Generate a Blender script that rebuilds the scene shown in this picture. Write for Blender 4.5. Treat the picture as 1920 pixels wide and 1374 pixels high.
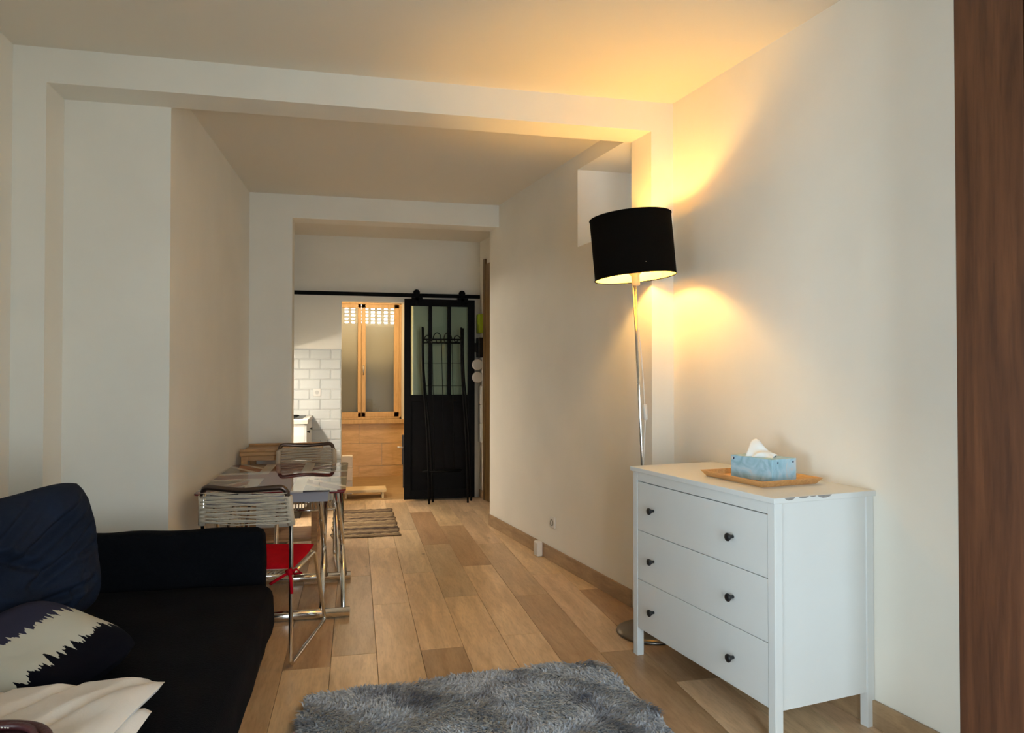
import bpy, bmesh, math, random
import numpy as np
from mathutils import Vector, Matrix, noise
for o in list(bpy.data.objects): bpy.data.objects.remove(o)
scn = bpy.context.scene
COL = scn.collection
random.seed(7)
PI = math.pi
# ------------------------------------------------------------------ camera
YAW, PITCH, FPX, EYE = .2181, .0141, 1324., 1.35
cam = bpy.data.cameras.new('camera'); co = bpy.data.objects.new('camera', cam); COL.objects.link(co)
cam.sensor_width = 36; cam.lens = FPX / 1920 * 36; cam.clip_start = .05; cam.clip_end = 100
co.location = (0, 0, EYE); co.rotation_euler = (PI/2 + PITCH, 0, -YAW)
scn.camera = co
# ------------------------------------------------------------------ sky, daylight, exposure
w = bpy.data.worlds.new('sky'); scn.world = w; w.use_nodes = True
bg = w.node_tree.nodes['Background']; bg.inputs[0].default_value = (.74, .88, 1.0, 1); bg.inputs[1].default_value = 13.4
def portal(name, loc, rot, sx, sy):
    l = bpy.data.lights.new(name, 'AREA'); l.shape = 'RECTANGLE'; l.size = sx; l.size_y = sy; l.cycles.is_portal = True
    o = bpy.data.objects.new(name, l); COL.objects.link(o); o.location = loc; o.rotation_euler = rot
YR = -.45                                   # inner face of the wall behind the photographer
portal('window_portal', (.80, YR-.02, 1.15), (PI/2, 0, 0), .9, 2.1)
portal('added_window_portal', (-1.58, .47, .75), (PI/2, 0, -PI/2), 1.6, 1.15)
vs = scn.view_settings
vs.view_transform = 'Standard'; vs.look = 'None'; vs.gamma = 1; vs.use_curve_mapping = False; vs.exposure = 0.50

# ------------------------------------------------------------------ materials
MATS = {}
def srgb(r, g, b):
    f = lambda c: (c/255/12.92) if c/255 <= .04045 else ((c/255+.055)/1.055)**2.4
    return (f(r), f(g), f(b), 1)
def mat(name, col, rough=.6, metal=0, var=.0, vscale=8, bump=0, bscale=60, spec=.5, sheen=0, stretch=None, trans=0, ior=1.45, coat=0):
    if name in MATS: return MATS[name]
    m = bpy.data.materials.new(name); m.use_nodes = True; nt = m.node_tree; N = nt.nodes; L = nt.links
    b = N['Principled BSDF']; b.inputs['Base Color'].default_value = col
    b.inputs['Roughness'].default_value = rough; b.inputs['Metallic'].default_value = metal
    b.inputs['Specular IOR Level'].default_value = spec; b.inputs['Sheen Weight'].default_value = sheen
    b.inputs['Transmission Weight'].default_value = trans; b.inputs['IOR'].default_value = ior; b.inputs['Coat Weight'].default_value = coat
    tc = N.new('ShaderNodeTexCoord'); mp = N.new('ShaderNodeMapping'); L.new(tc.outputs['Object'], mp.inputs[0])
    if stretch: mp.inputs['Scale'].default_value = stretch
    if var:
        n = N.new('ShaderNodeTexNoise'); n.inputs['Scale'].default_value = vscale; n.inputs['Detail'].default_value = 6
        L.new(mp.outputs[0], n.inputs[0])
        r = N.new('ShaderNodeValToRGB'); c = col
        r.color_ramp.elements[0].color = (c[0]*(1-var), c[1]*(1-var), c[2]*(1-var), 1); r.color_ramp.elements[0].position = .3
        r.color_ramp.elements[1].color = (min(1, c[0]*(1+var)), min(1, c[1]*(1+var)), min(1, c[2]*(1+var)), 1); r.color_ramp.elements[1].position = .7
        L.new(n.outputs[0], r.inputs[0]); L.new(r.outputs[0], b.inputs['Base Color'])
    if bump:
        n2 = N.new('ShaderNodeTexNoise'); n2.inputs['Scale'].default_value = bscale; n2.inputs['Detail'].default_value = 4
        L.new(mp.outputs[0], n2.inputs[0])
        bp = N.new('ShaderNodeBump'); bp.inputs['Strength'].default_value = bump; bp.inputs['Distance'].default_value = .01
        L.new(n2.outputs[0], bp.inputs['Height']); L.new(bp.outputs[0], b.inputs['Normal'])
    MATS[name] = m; return m
def glassmat(name, tint, refl=.0, ior=1.5):
    m = bpy.data.materials.new(name); m.use_nodes = True; nt = m.node_tree; N = nt.nodes; L = nt.links
    N.remove(N['Principled BSDF']); out = N['Material Output']
    t = N.new('ShaderNodeBsdfTransparent'); t.inputs[0].default_value = tint
    g = N.new('ShaderNodeBsdfGlossy'); g.inputs['Roughness'].default_value = .02
    fr = N.new('ShaderNodeFresnel'); fr.inputs[0].default_value = ior
    mx = N.new('ShaderNodeMixShader'); L.new(fr.outputs[0], mx.inputs[0]); L.new(t.outputs[0], mx.inputs[1]); L.new(g.outputs[0], mx.inputs[2])
    L.new(mx.outputs[0], out.inputs[0]); MATS[name] = m; return m
def emit(name, col, s):
    m = bpy.data.materials.new(name); m.use_nodes = True; b = m.node_tree.nodes['Principled BSDF']
    b.inputs['Base Color'].default_value = col; b.inputs['Emission Color'].default_value = col; b.inputs['Emission Strength'].default_value = s
    MATS[name] = m; return m
def woodmat(name, c1, c2, rough=.45, scale=(1, 1, 1), rings=3.0, detail_dark=.5, knots=False, use_objcol=False, bump=.08):
    """grain runs along local Y after the mapping scale"""
    m = bpy.data.materials.new(name); m.use_nodes = True; nt = m.node_tree; N = nt.nodes; L = nt.links; b = N['Principled BSDF']
    b.inputs['Roughness'].default_value = rough
    tc = N.new('ShaderNodeTexCoord'); oi = N.new('ShaderNodeObjectInfo')
    ad = N.new('ShaderNodeVectorMath'); ad.operation = 'ADD'
    mu = N.new('ShaderNodeMath'); mu.operation = 'MULTIPLY'; mu.inputs[1].default_value = 37.
    L.new(oi.outputs['Random'], mu.inputs[0]); L.new(tc.outputs['Object'], ad.inputs[0]); L.new(mu.outputs[0], ad.inputs[1])
    mp = N.new('ShaderNodeMapping'); mp.inputs['Scale'].default_value = scale; L.new(ad.outputs[0], mp.inputs[0])
    n1 = N.new('ShaderNodeTexNoise'); n1.inputs['Scale'].default_value = rings; n1.inputs['Detail'].default_value = 5; n1.inputs['Distortion'].default_value = .8
    L.new(mp.outputs[0], n1.inputs[0])
    r1 = N.new('ShaderNodeValToRGB'); r1.color_ramp.elements[0].color = c1; r1.color_ramp.elements[1].color = c2
    r1.color_ramp.elements[0].position = .3; r1.color_ramp.elements[1].position = .68
    L.new(n1.outputs[0], r1.inputs[0])
    n2 = N.new('ShaderNodeTexNoise'); n2.inputs['Scale'].default_value = rings*7; n2.inputs['Detail'].default_value = 3
    L.new(mp.outputs[0], n2.inputs[0])
    r2 = N.new('ShaderNodeValToRGB'); d = detail_dark; r2.color_ramp.elements[0].color = (d, d*.96, d*.9, 1); r2.color_ramp.elements[1].color = (1, 1, 1, 1)
    r2.color_ramp.elements[0].position = .3; r2.color_ramp.elements[1].position = .55
    L.new(n2.outputs[0], r2.inputs[0])
    mx = N.new('ShaderNodeMix'); mx.data_type = 'RGBA'; mx.blend_type = 'MULTIPLY'; mx.inputs[0].default_value = .6
    L.new(r1.outputs[0], mx.inputs[6]); L.new(r2.outputs[0], mx.inputs[7]); last = mx.outputs[2]
    if knots:
        mk = N.new('ShaderNodeMapping'); mk.inputs['Scale'].default_value = (4.2, 1.7, 1); L.new(ad.outputs[0], mk.inputs[0])
        v = N.new('ShaderNodeTexVoronoi'); v.inputs['Scale'].default_value = 1.0; L.new(mk.outputs[0], v.inputs['Vector'])
        rk = N.new('ShaderNodeValToRGB'); rk.color_ramp.elements[0].color = (.2, .15, .1, 1); rk.color_ramp.elements[1].color = (1, 1, 1, 1)
        rk.color_ramp.elements[0].position = .01; rk.color_ramp.elements[1].position = .075
        L.new(v.outputs['Distance'], rk.inputs[0])
        m2 = N.new('ShaderNodeMix'); m2.data_type = 'RGBA'; m2.blend_type = 'MULTIPLY'; m2.inputs[0].default_value = .75
        L.new(last, m2.inputs[6]); L.new(rk.outputs[0], m2.inputs[7]); last = m2.outputs[2]
    if use_objcol:
        m3 = N.new('ShaderNodeMix'); m3.data_type = 'RGBA'; m3.blend_type = 'MULTIPLY'; m3.inputs[0].default_value = 1
        L.new(last, m3.inputs[6]); L.new(oi.outputs['Color'], m3.inputs[7]); last = m3.outputs[2]
    L.new(last, b.inputs['Base Color'])
    bp = N.new('ShaderNodeBump'); bp.inputs['Strength'].default_value = bump; bp.inputs['Distance'].default_value = .004
    L.new(n2.outputs[0], bp.inputs['Height']); L.new(bp.outputs[0], b.inputs['Normal'])
    MATS[name] = m; return m

M_WALL = mat('wall_paint', srgb(238, 233, 221), .75, var=.03, vscale=2.2, bump=.03, bscale=90, spec=.25)
M_CEIL = mat('ceiling_paint', srgb(232, 224, 209), .85, bump=.02, bscale=70, spec=.2)
M_WHITE = mat('white_lacquer', srgb(226, 228, 226), .38, var=.012, vscale=5)
M_BLACK = mat('black_metal', (.0035, .0035, .004, 1), .7, spec=.12)
M_IRON = mat('wrought_iron', (.004, .0038, .0035, 1), .65, spec=.12)
M_CHROME = mat('chrome', (.78, .76, .73, 1), .12, metal=1)
M_STEEL = mat('brushed_steel', (.62, .59, .55, 1), .28, metal=1)
M_BRONZE = mat('bronzed_tube', (.12, .085, .07, 1), .3, metal=.9)
M_CORD = mat('cream_cord', srgb(196, 180, 158), .8, var=.08, vscale=60)
M_RED = mat('red_cotton', srgb(176, 10, 28), .9, var=.1, vscale=20, bump=.2, bscale=250, spec=.1)
M_REDPL = mat('red_plastic', srgb(120, 22, 26), .4)
M_NAVY = mat('navy_cotton', srgb(25, 34, 52), .9, var=.18, vscale=5, bump=.35, bscale=22, spec=.2)
M_SOFA = mat('charcoal_blue_fabric', srgb(13, 14, 18), .95, var=.15, vscale=7, bump=.3, bscale=160, spec=.1)
M_SOFAB = mat('dark_brown_leatherette', srgb(24, 19, 17), .6, spec=.2, var=.15, vscale=9, bump=.1, bscale=90)
M_CREAM = mat('cream_cotton', srgb(240, 228, 214), .85, var=.03, vscale=6, bump=.15, bscale=180, sheen=.2)
M_LEATHER = mat('burgundy_leather', srgb(84, 42, 44), .35, var=.15, vscale=12, bump=.15, bscale=120)
M_BAMBOO = woodmat('bamboo', srgb(206, 150, 92), srgb(228, 176, 114), .5, (26, 3, 26), 2, .8)
M_PLANK = woodmat('oak_floor', srgb(206, 175, 136), srgb(238, 208, 168), .36, (5.5, .8, 1), 3.0, .76, knots=True, use_objcol=True)
M_SKIRT = woodmat('oak_skirting', srgb(150, 122, 92), srgb(178, 148, 112), .5, (8, 1.2, 8), 3, .8)
M_WALNUT = woodmat('walnut_veneer', srgb(66, 38, 22), srgb(98, 60, 36), .42, (11, 11, .7), 2.2, .72)
M_PINE = woodmat('pine', srgb(170, 126, 82), srgb(202, 158, 108), .55, (2, 12, 12), 3, .85)
M_FRAME = woodmat('window_oak', srgb(200, 160, 108), srgb(216, 178, 126), .5, (14, 14, 1.5), 3, .9)
M_TILEWOOD = woodmat('wood_look_tile', srgb(206, 164, 110), srgb(230, 190, 136), .4, (1.2, 8, 8), 3, .85)
M_BATHFL = woodmat('bathroom_floor_tile', srgb(150, 118, 76), srgb(170, 138, 92), .5, (2, 6, 2), 3, .85)
M_DOORWD = woodmat('entrance_door_wood', srgb(92, 68, 36), srgb(122, 94, 52), .5, (10, 10, .8), 2.5, .8)
M_TILE = mat('white_metro_tile', srgb(210, 212, 208), .12, spec=.6)
M_GROUT = mat('grout', srgb(170, 170, 164), .9)
M_SHADE = mat('black_shade_fabric', (.0045, .0036, .0028, 1), .9, bump=.1, bscale=300, spec=.08)
M_LINING = mat('cream_lining', srgb(248, 224, 150), .5)
M_PLASTIC = mat('white_plastic', srgb(226, 222, 214), .4)
M_BLKPL = mat('black_plastic', (.01, .01, .01, 1), .35)
M_LIME = mat('lime_plastic', srgb(150, 170, 40), .5)
M_GREYPAN = mat('grey_lilac_panel', srgb(150, 146, 152), .5)
M_SHUT = mat('shutter_pvc', srgb(196, 186, 164), .5)
M_BATHW = mat('bathroom_paint', srgb(214, 206, 190), .7)
M_GLASS = glassmat('clear_glass', (.97, .98, .97, 1))
M_DGLASS = glassmat('door_glass', (.80, .86, .80, 1))
M_WOODLIT = mat('pale_pine_step', srgb(220, 188, 138), .5, var=.06, vscale=4, stretch=(1, 8, 8))

# ------------------------------------------------------------------ mesh helpers
class MB:
    def __init__(s): s.v = []; s.f = []
    def add(s, vs, fs, M=None):
        k = len(s.v)
        s.v += [tuple(M @ Vector(p)) if M else tuple(p) for p in vs]
        s.f += [tuple(i + k for i in f) for f in fs]; return s
    def box(s, x0, x1, y0, y1, z0, z1, M=None):
        return s.add([(x0,y0,z0),(x1,y0,z0),(x1,y1,z0),(x0,y1,z0),(x0,y0,z1),(x1,y0,z1),(x1,y1,z1),(x0,y1,z1)],
                     [(0,3,2,1),(4,5,6,7),(0,1,5,4),(1,2,6,5),(2,3,7,6),(3,0,4,7)], M)
    def prism(s, poly, z0, z1, M=None):
        a = sum(poly[i][0]*poly[(i+1)%len(poly)][1]-poly[(i+1)%len(poly)][0]*poly[i][1] for i in range(len(poly)))
        if a < 0: poly = poly[::-1]
        n = len(poly)
        return s.add([(p[0],p[1],z0) for p in poly]+[(p[0],p[1],z1) for p in poly],
                     [tuple(range(n))[::-1], tuple(range(n, 2*n))]+[(i,(i+1)%n,n+(i+1)%n,n+i) for i in range(n)], M)
    def tube(s, path, r, n=10, closed=False, M=None):
        P = [Vector(p) for p in path]; m = len(P); k = []
        rr = r if hasattr(r, '__len__') else [r]*m
        up = None; rings = []
        for i in range(m):
            if closed: t = (P[(i+1)%m]-P[i-1])
            else: t = P[min(i+1,m-1)]-P[max(i-1,0)]
            t.normalize()
            if up is None: up = Vector((0,0,1)) if abs(t.z) < .9 else Vector((1,0,0))
            a = up-t*up.dot(t)
            if a.length < 1e-4: a = t.orthogonal()
            a.normalize(); up = a; b = t.cross(a)
            rings.append([P[i]+(a*math.cos(2*PI*j/n)+b*math.sin(2*PI*j/n))*rr[i] for j in range(n)])
        vs = [p for r_ in rings for p in r_]; fs = []
        for i in range(m if closed else m-1):
            for j in range(n): fs.append((i*n+j, i*n+(j+1)%n, ((i+1)%m)*n+(j+1)%n, ((i+1)%m)*n+j))
        if not closed: fs += [tuple(range(n))[::-1], tuple(range((m-1)*n, m*n))]
        return s.add(vs, fs, M)
    def lathe(s, prof, n=32, M=None, cap=True):
        vs = [(r*math.cos(2*PI*j/n), r*math.sin(2*PI*j/n), z) for r, z in prof for j in range(n)]; m = len(prof); fs = []
        for i in range(m-1):
            for j in range(n): fs.append((i*n+j, i*n+(j+1)%n, (i+1)*n+(j+1)%n, (i+1)*n+j))
        if cap: fs += [tuple(range(n))[::-1], tuple(range((m-1)*n, m*n))]
        return s.add(vs, fs, M)
    def grid(s, fn, nu, nv, M=None, wrap=False):
        vs = [fn(i/nu, j/nv) for i in range(nu+1) for j in range(nv+1)]
        fs = [(i*(nv+1)+j, (i+1)*(nv+1)+j, (i+1)*(nv+1)+j+1, i*(nv+1)+j+1) for i in range(nu) for j in range(nv)]
        return s.add(vs, fs, M)
    def build(s, name, m, parent=None, smooth=False, bevel=0, seg=2, sub=0, solid=0):
        me = bpy.data.meshes.new(name); me.from_pydata(s.v, [], s.f); me.update()
        me.materials.append(m)
        if smooth:
            for p in me.polygons: p.use_smooth = True
        o = bpy.data.objects.new(name, me); COL.objects.link(o)
        if parent: o.parent = parent
        if solid: md = o.modifiers.new('solid', 'SOLIDIFY'); md.thickness = solid; md.offset = -1
        if bevel:
            md = o.modifiers.new('bevel', 'BEVEL'); md.width = bevel; md.segments = seg; md.limit_method = 'ANGLE'; md.angle_limit = .6
            if seg > 2:
                for p in me.polygons: p.use_smooth = True
                md.harden_normals = True
        if sub: md = o.modifiers.new('sub', 'SUBSURF'); md.levels = sub; md.render_levels = sub
        return o
def box(x0, x1, y0, y1, z0, z1): return MB().box(x0, x1, y0, y1, z0, z1)
def thing(name, label, cat, loc=(0,0,0), rz=0, group=None, kind=None):
    o = bpy.data.objects.new(name, None); COL.objects.link(o); o.empty_display_size = .1
    o.location = loc; o.rotation_euler = (0, 0, rz); return tag(o, label, cat, group, kind)
def tag(o, label, cat, group=None, kind=None):
    o['label'] = label; o['category'] = cat
    if group: o['group'] = group
    if kind: o['kind'] = kind
    return o
def struct(o, label, cat): return tag(o, label, cat, None, 'structure')
def copy_tree(o, parent=None):
    c = o.copy(); COL.objects.link(c); c.parent = parent
    for ch in list(o.children): copy_tree(ch, c)
    return c
def fillet(pts, r, n=6):
    """round the corners of a polyline"""
    P = [Vector(p) for p in pts]; out = [P[0]]
    for i in range(1, len(P)-1):
        a, b, c = P[i-1], P[i], P[i+1]
        rr = min(r, (a-b).length*.48, (c-b).length*.48)
        p, q = b+(a-b).normalized()*rr, b+(c-b).normalized()*rr
        for k in range(n+1):
            t = k/n; out.append((1-t)**2*p+2*t*(1-t)*b+t*t*q)
    out.append(P[-1]); return out
def rrect(x0, x1, y0, y1, r, n=6):
    out = []
    for cx, cy, a0 in ((x1-r, y0+r, -PI/2), (x1-r, y1-r, 0), (x0+r, y1-r, PI/2), (x0+r, y0+r, PI)):
        for k in range(n+1): a = a0+PI/2*k/n; out.append((cx+r*math.cos(a), cy+r*math.sin(a)))
    return out
ROT = Matrix.Rotation

# ------------------------------------------------------------------ the setting
A = .1593                                   # the right-hand walls run askew by this angle
R = lambda y: 1.965-.1613*(y-2.368)         # right wall of the front room
S = lambda y: 1.581-.1604*(y-3.934)         # right wall of the passage
YW, YB, CEIL, CEIL2 = 3.69, 3.90, 2.895, 2.862
YP, YQ, YK, YBATH = 6.10, 6.30, 7.82, 9.72
HR = lambda y: 1.365+.1613*(7.82-y)
b = MB().box(-1.9, 2.9, -1.9, YK+.15, -.12, -.014)
floor = struct(b.build('floor', M_GROUT), 'oak plank floor running from the front room to the kitchen', 'floor')
# planks, one object each, sharing one mesh
PL, PW = 1.38, .214
pm = box(.0008, PW-.0008, .0008, PL-.0008, -.014, 0).build('plank', M_PLANK, floor, bevel=.0012, seg=1)
joints = {-2:3.41, -1:3.53, 0:4.27, 1:3.52, 2:4.32, 3:3.62, 4:4.25, 5:3.30, 6:4.29, -3:4.02, -4:3.1, -5:3.9}
tones = {(0,2.89):(1,.98,.95), (0,4.27):(.97,.94,.9), (2,2.94):(1,.98,.95), (3,3.62):(1,.98,.95), (3,2.24):(1,.97,.94), (-1,2.15):(1,.99,.96), (1,3.52):(1,.97,.93), (-1,3.53):(.74,.72,.70), (-2,3.41):(.70,.62,.56), (1,2.14):(.72,.66,.62), (2,5.70):(.66,.56,.50), (3,5.0):(.70,.62,.56),
         (4,4.25):(.80,.75,.70), (4,2.87):(.72,.64,.58), (6,2.91):(.62,.54,.49), (5,1.92):(.62,.55,.50), (-3,4.02):(.66,.58,.52),
         (-3,2.64):(.8,.74,.68), (6,5.67):(.85,.8,.74), (-1,4.91):(.86,.8,.74), (0,5.65):(.95,.92,.88), (5,4.68):(.92,.9,.86)}
first = True
for c in range(-8, 11):
    x = .104+c*PW
    j = joints.get(c, random.uniform(3, 4.3))
    k = math.floor((-1.75-j)/PL)
    while j+k*PL < YK+.05:
        y = j+k*PL
        t = None
        for (cc, yy), tv in tones.items():
            if cc == c and abs(yy-y) < .12: t = tv
        if t is None:
            g = random.choice((1, 1, .97, .94, .9, .82)); t = (g, g*random.uniform(.95, 1), g*random.uniform(.92, 1))
        if first: o = pm; first = False
        else: o = pm.copy(); COL.objects.link(o); o.parent = floor
        if t[0] < .9: t = tuple(c_*.9 for c_ in t)
        o.location = (x, y, 0); o.color = (*t, 1); k += 1

def wallobj(name, label, mb, m=M_WALL, bevel=.012): return struct(mb.build(name, m, bevel=bevel, seg=3), label, 'wall')
wallobj('wall_left', 'off-white plaster wall behind the navy sofa', MB().box(-1.75, -1.56, YR-.2, -.33, 0, CEIL).box(-1.75, -1.56, 1.27, YW, 0, CEIL).box(-1.75, -1.56, -.33, 1.27, 0, .175).box(-1.75, -1.56, -.33, 1.27, 1.325, CEIL), bevel=0)
wallobj('wall_right', 'off-white plaster wall behind the white chest of drawers',
        MB().prism([(R(YR-.2), YR-.2), (R(YR-.2)+.25, YR-.2), (R(YW)+.25, YW), (R(YW), YW)], 0, CEIL), bevel=0)
b = MB()                                    # wall behind the photographer with its tall window opening
b.box(-1.75, .35, YR-.2, YR, 0, 2.95).box(1.25, 2.9, YR-.2, YR, 0, 2.95).box(.35, 1.25, YR-.2, YR, 0, .1).box(.35, 1.25, YR-.2, YR, 2.2, 2.95)
wallobj('wall_back', 'off-white plaster wall with the daylight window', b, bevel=0)
def glazed(name, label, loc, rz, hw, hh):
    o = thing(name, label, 'window', loc, rz, kind='structure')
    for x0, x1, z0, z1 in ((-hw,-hw+.06,-hh,hh),(hw-.06,hw,-hh,hh),(-hw+.06,hw-.06,-hh,-hh+.06),(-hw+.06,hw-.06,hh-.06,hh),(-.04,.04,-hh+.06,hh-.06)):
        box(x0, x1, -.03, .03, z0, z1).build('frame_bar', M_PLASTIC, o, bevel=.004)
    for x0, x1 in ((-hw+.06, -.04), (.04, hw-.06)): box(x0, x1, -.004, .004, -hh+.06, hh-.06).build('pane', M_GLASS, o)
glazed('window_1', 'white framed french window letting daylight into the front room', (.80, YR-.1, 1.15), 0, .45, 1.05)
glazed('window_added', 'white framed window added out of view in the left wall for side light', (-1.655, .47, .75), PI/2, .80, .575)  # unseen second window, placed and sized to brighten the right-hand walls
# piers and beam between front room and passage
wallobj('trim_1', 'white pier at the left end of the front beam', MB().box(-1.76, -1.42, YW, YB, 0, 2.95), bevel=0)
wallobj('trim_2', 'white pier behind the floor lamp', MB().prism([(S(YW), YW), (R(YW)+.3, YW), (R(YW)+.3, YB), (S(YB), YB)], 0, 2.95), bevel=0)
wallobj('trim_3', 'white ceiling beam across the front room', MB().prism([(-1.42, YW), (S(YW), YW), (S(YB), YB), (-1.42, YB)], 2.73, 2.95), bevel=0)
wallobj('wall_recess', 'white projecting wall block beside the dining table', MB().prism([(-1.76, YB), (-.928, YB), (-.852, YP), (-1.76, YP)], 0, 2.95), bevel=0)
b = MB()
th = .75
for y0, y1, z0, z1, off in ((YB, 6.33, 0, 2.232, 0), (4.59, 6.33, 2.232, 2.95, 0), (YB, 4.59, 2.76, 2.95, 0), (YB, 4.59, 2.232, 2.76, .5)):
    b.prism([(S(y0)+off, y0), (S(y0)+th, y0), (S(y1)+th, y1), (S(y1)+off, y1)], z0, z1)
wallobj('wall_passage', 'white passage wall with a high niche behind the lamp', b, bevel=0)
wallobj('trim_4', 'white pier between the passage and the kitchen', box(-1.76, -.515, YP, YQ, 0, 2.95), bevel=0)
wallobj('trim_5', 'white ceiling beam in front of the kitchen', box(-.515, 1.34, YP, YQ, 2.668, 2.95), bevel=0)
struct(box(-1.9, 2.9, -1.9, YW+.05, CEIL, CEIL+.1).build('ceiling', M_CEIL), 'white ceiling of the front room', 'ceiling')
struct(box(-1.9, 2.9, YB-.05, YK+.2, CEIL2, CEIL2+.12).build('ceiling_passage', M_CEIL), 'white ceiling of the passage and kitchen', 'ceiling')
# kitchen: rear wall with doorway, side walls
b = MB().box(-1.3, -.148, YK, YK+.14, 0, 2.9).box(.62, 1.75, YK, YK+.14, 0, 2.9).box(-.148, .62, YK, YK+.14, 2.165, 2.9)
wall_k = wallobj('wall_kitchen', 'white kitchen end wall with metro tiles and bathroom doorway', b, bevel=0)
# bevelled metro tiles
TW, TH = .217, .108
def tile_mesh():
    e, d = .012, .008; g = .0012
    return MB().add([(g,0,g),(TW-g,0,g),(TW-g,0,TH-g),(g,0,TH-g),(g,-.003,g),(TW-g,-.003,g),(TW-g,-.003,TH-g),(g,-.003,TH-g),(e,-d,e),(TW-e,-d,e),(TW-e,-d,TH-e),(e,-d,TH-e)],
        [(0,1,5,4),(1,2,6,5),(2,3,7,6),(3,0,4,7),(4,5,9,8),(5,6,10,9),(6,7,11,10),(7,4,8,11),(8,9,10,11)])
box(-1.06, -.149, YK-.0015, YK+.001, .02, 1.645).build('grout_bed', M_GROUT, wall_k)
t0 = tile_mesh().build('tile', M_TILE, wall_k); tl = [t0]
half = MB().add([tuple((p[0]*.5, p[1], p[2])) for p in tile_mesh().v], tile_mesh().f).build('tile', M_TILE, wall_k); tl2 = [half]
firstf = firsth = True
for r in range(15):
    z = 1.645-(r+1)*TH
    xr = -.1495
    offs = 0 if r % 2 else 1
    xs = []
    if offs: xs.append((xr-TW/2, True)); x = xr-TW/2
    else: x = xr
    while x > -1.02: x -= TW; xs.append((x, False))
    for x, h in xs:
        if h: o = half if firsth else half.copy(); new = not firsth; firsth = False
        else: o = t0 if firstf else t0.copy(); new = not firstf; firstf = False
        if new: COL.objects.link(o); o.parent = wall_k
        o.location = (x, YK, z)
wallobj('wall_kitchen_left', 'white kitchen wall behind the worktop', box(-1.3, -1.06, YQ, YK, 0, 2.9), bevel=0)
wallobj('wall_hall', 'white entrance wall at the right of the kitchen', MB().prism([(HR(6.33), 6.33), (HR(6.33)+.4, 6.33), (HR(7.82)+.4, 7.82), (HR(7.82), 7.82)], 0, 2.9), bevel=0)
# skirting boards
def skirting(name, fn, y0, y1, label, h=.102):
    struct(MB().prism([(fn(y0)-.013, y0), (fn(y0), y0), (fn(y1), y1), (fn(y1)-.013, y1)], 0, h).build(name, M_SKIRT, bevel=.003), label, 'baseboard')
skirting('baseboard_right', R, 1.0, YW-.002, 'oak baseboard along the wall behind the chest of drawers')
skirting('baseboard_passage', S, YB, 6.33, 'oak baseboard along the passage wall')
skirting('baseboard_hall', HR, 7.67, 7.81, 'short oak baseboard in the entrance corner', .09)
# ---------------- bathroom beyond the doorway
b = MB().box(-.9, -.55, YK+.14, YBATH+.2, 0, 2.7).box(1.1, 1.4, YK+.14, YBATH+.2, 0, 2.7)
wallobj('wall_bathroom_sides', 'cream bathroom side walls', b, M_BATHW, 0)
struct(box(-.9, 1.4, YK+.14, YBATH+.2, 2.55, 2.7).build('ceiling_bathroom', M_BATHW), 'cream bathroom ceiling', 'ceiling')
struct(box(-.9, 1.4, YK+.05, YBATH+.2, -.12, .005).build('floor_bathroom', M_BATHFL), 'brown tiled bathroom floor', 'floor')
WX0, WX1, WZ0, WZ1 = -.455, .612, .80, 2.36
b = MB().box(-.55, WX0, YBATH, YBATH+.2, 0, 2.6).box(WX1, 1.1, YBATH, YBATH+.2, 0, 2.6).box(WX0, WX1, YBATH, YBATH+.2, 0, WZ0-.03).box(WX0, WX1, YBATH, YBATH+.2, WZ1, 2.6)
wb = wallobj('wall_bathroom', 'bathroom window wall clad in wood-look panels', b, M_BATHW, 0)
pn = box(.002, .598, -.012, 0, .002, .300).build('panel', M_TILEWOOD, wb, bevel=.002); f1 = True
for r in range(3):
    for c in range(4):
        x = -.55+c*.6-(.3 if r % 2 else 0)
        if x > 1.0: continue
        o = pn if f1 else pn.copy()
        if not f1: COL.objects.link(o); o.parent = wb
        f1 = False; o.location = (x, YBATH, -.155+.302*r if r else -.155)
o = box(WX0-.05, WX1+.12, YBATH-.06, YBATH+.1, WZ0-.085, WZ0-.03).build('trim_6', M_FRAME, bevel=.004); struct(o, 'pale wooden sill under the bathroom window', 'window sill')
win = thing('window_2', 'wooden two-casement bathroom window seen through the doorway', 'window', (0, YBATH+.06, 0), kind='structure')
for x0, x1, z0, z1 in ((WX0, WX0+.03, WZ0-.03, WZ1), (WX1-.03, WX1, WZ0-.03, WZ1), (WX0, WX1, WZ1-.03, WZ1), (WX0, WX1, WZ0-.03, WZ0)):
    box(x0, x1, -.03, .05, z0, z1).build('outer_frame', M_FRAME, win, bevel=.003)
for k, (x0, x1) in enumerate(((WX0+.03, .075), (.079, WX1-.03))):
    ys = -.03; s_ = .075
    sash = box(x0, x0+s_*(1 if k == 0 else .75), ys, ys+.05, WZ0, WZ1-.03).build('sash', M_FRAME, win, bevel=.006)
    box(x1-s_*(.62 if k == 0 else .95), x1, ys, ys+.05, WZ0, WZ1-.03).build('sash_stile', M_FRAME, sash, bevel=.006)
    box(x0, x1, ys, ys+.05, WZ0, WZ0+.07).build('sash_rail', M_FRAME, sash, bevel=.006)
    box(x0, x1, ys, ys+.05, WZ1-.085, WZ1-.03).build('sash_rail', M_FRAME, sash, bevel=.006)
    pc = (x0+x1)/2; hw_ = (x1-x0)/2-.02
    MB().box(-hw_, hw_, -.0025, .0025, WZ0+.05, WZ1-.05, Matrix.Translation((pc, ys+.025, 0)) @ ROT(math.radians(-3), 4, 'Z')).build('pane', M_GLASS, sash)
h = MB().tube(fillet([(.105, -.03, 1.46), (.105, -.065, 1.46), (.105, -.07, 1.37)], .02), .009).box(.093, .117, -.036, -.03, 1.41, 1.50)
h.build('window_handle', M_STEEL, win, smooth=True)
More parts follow.
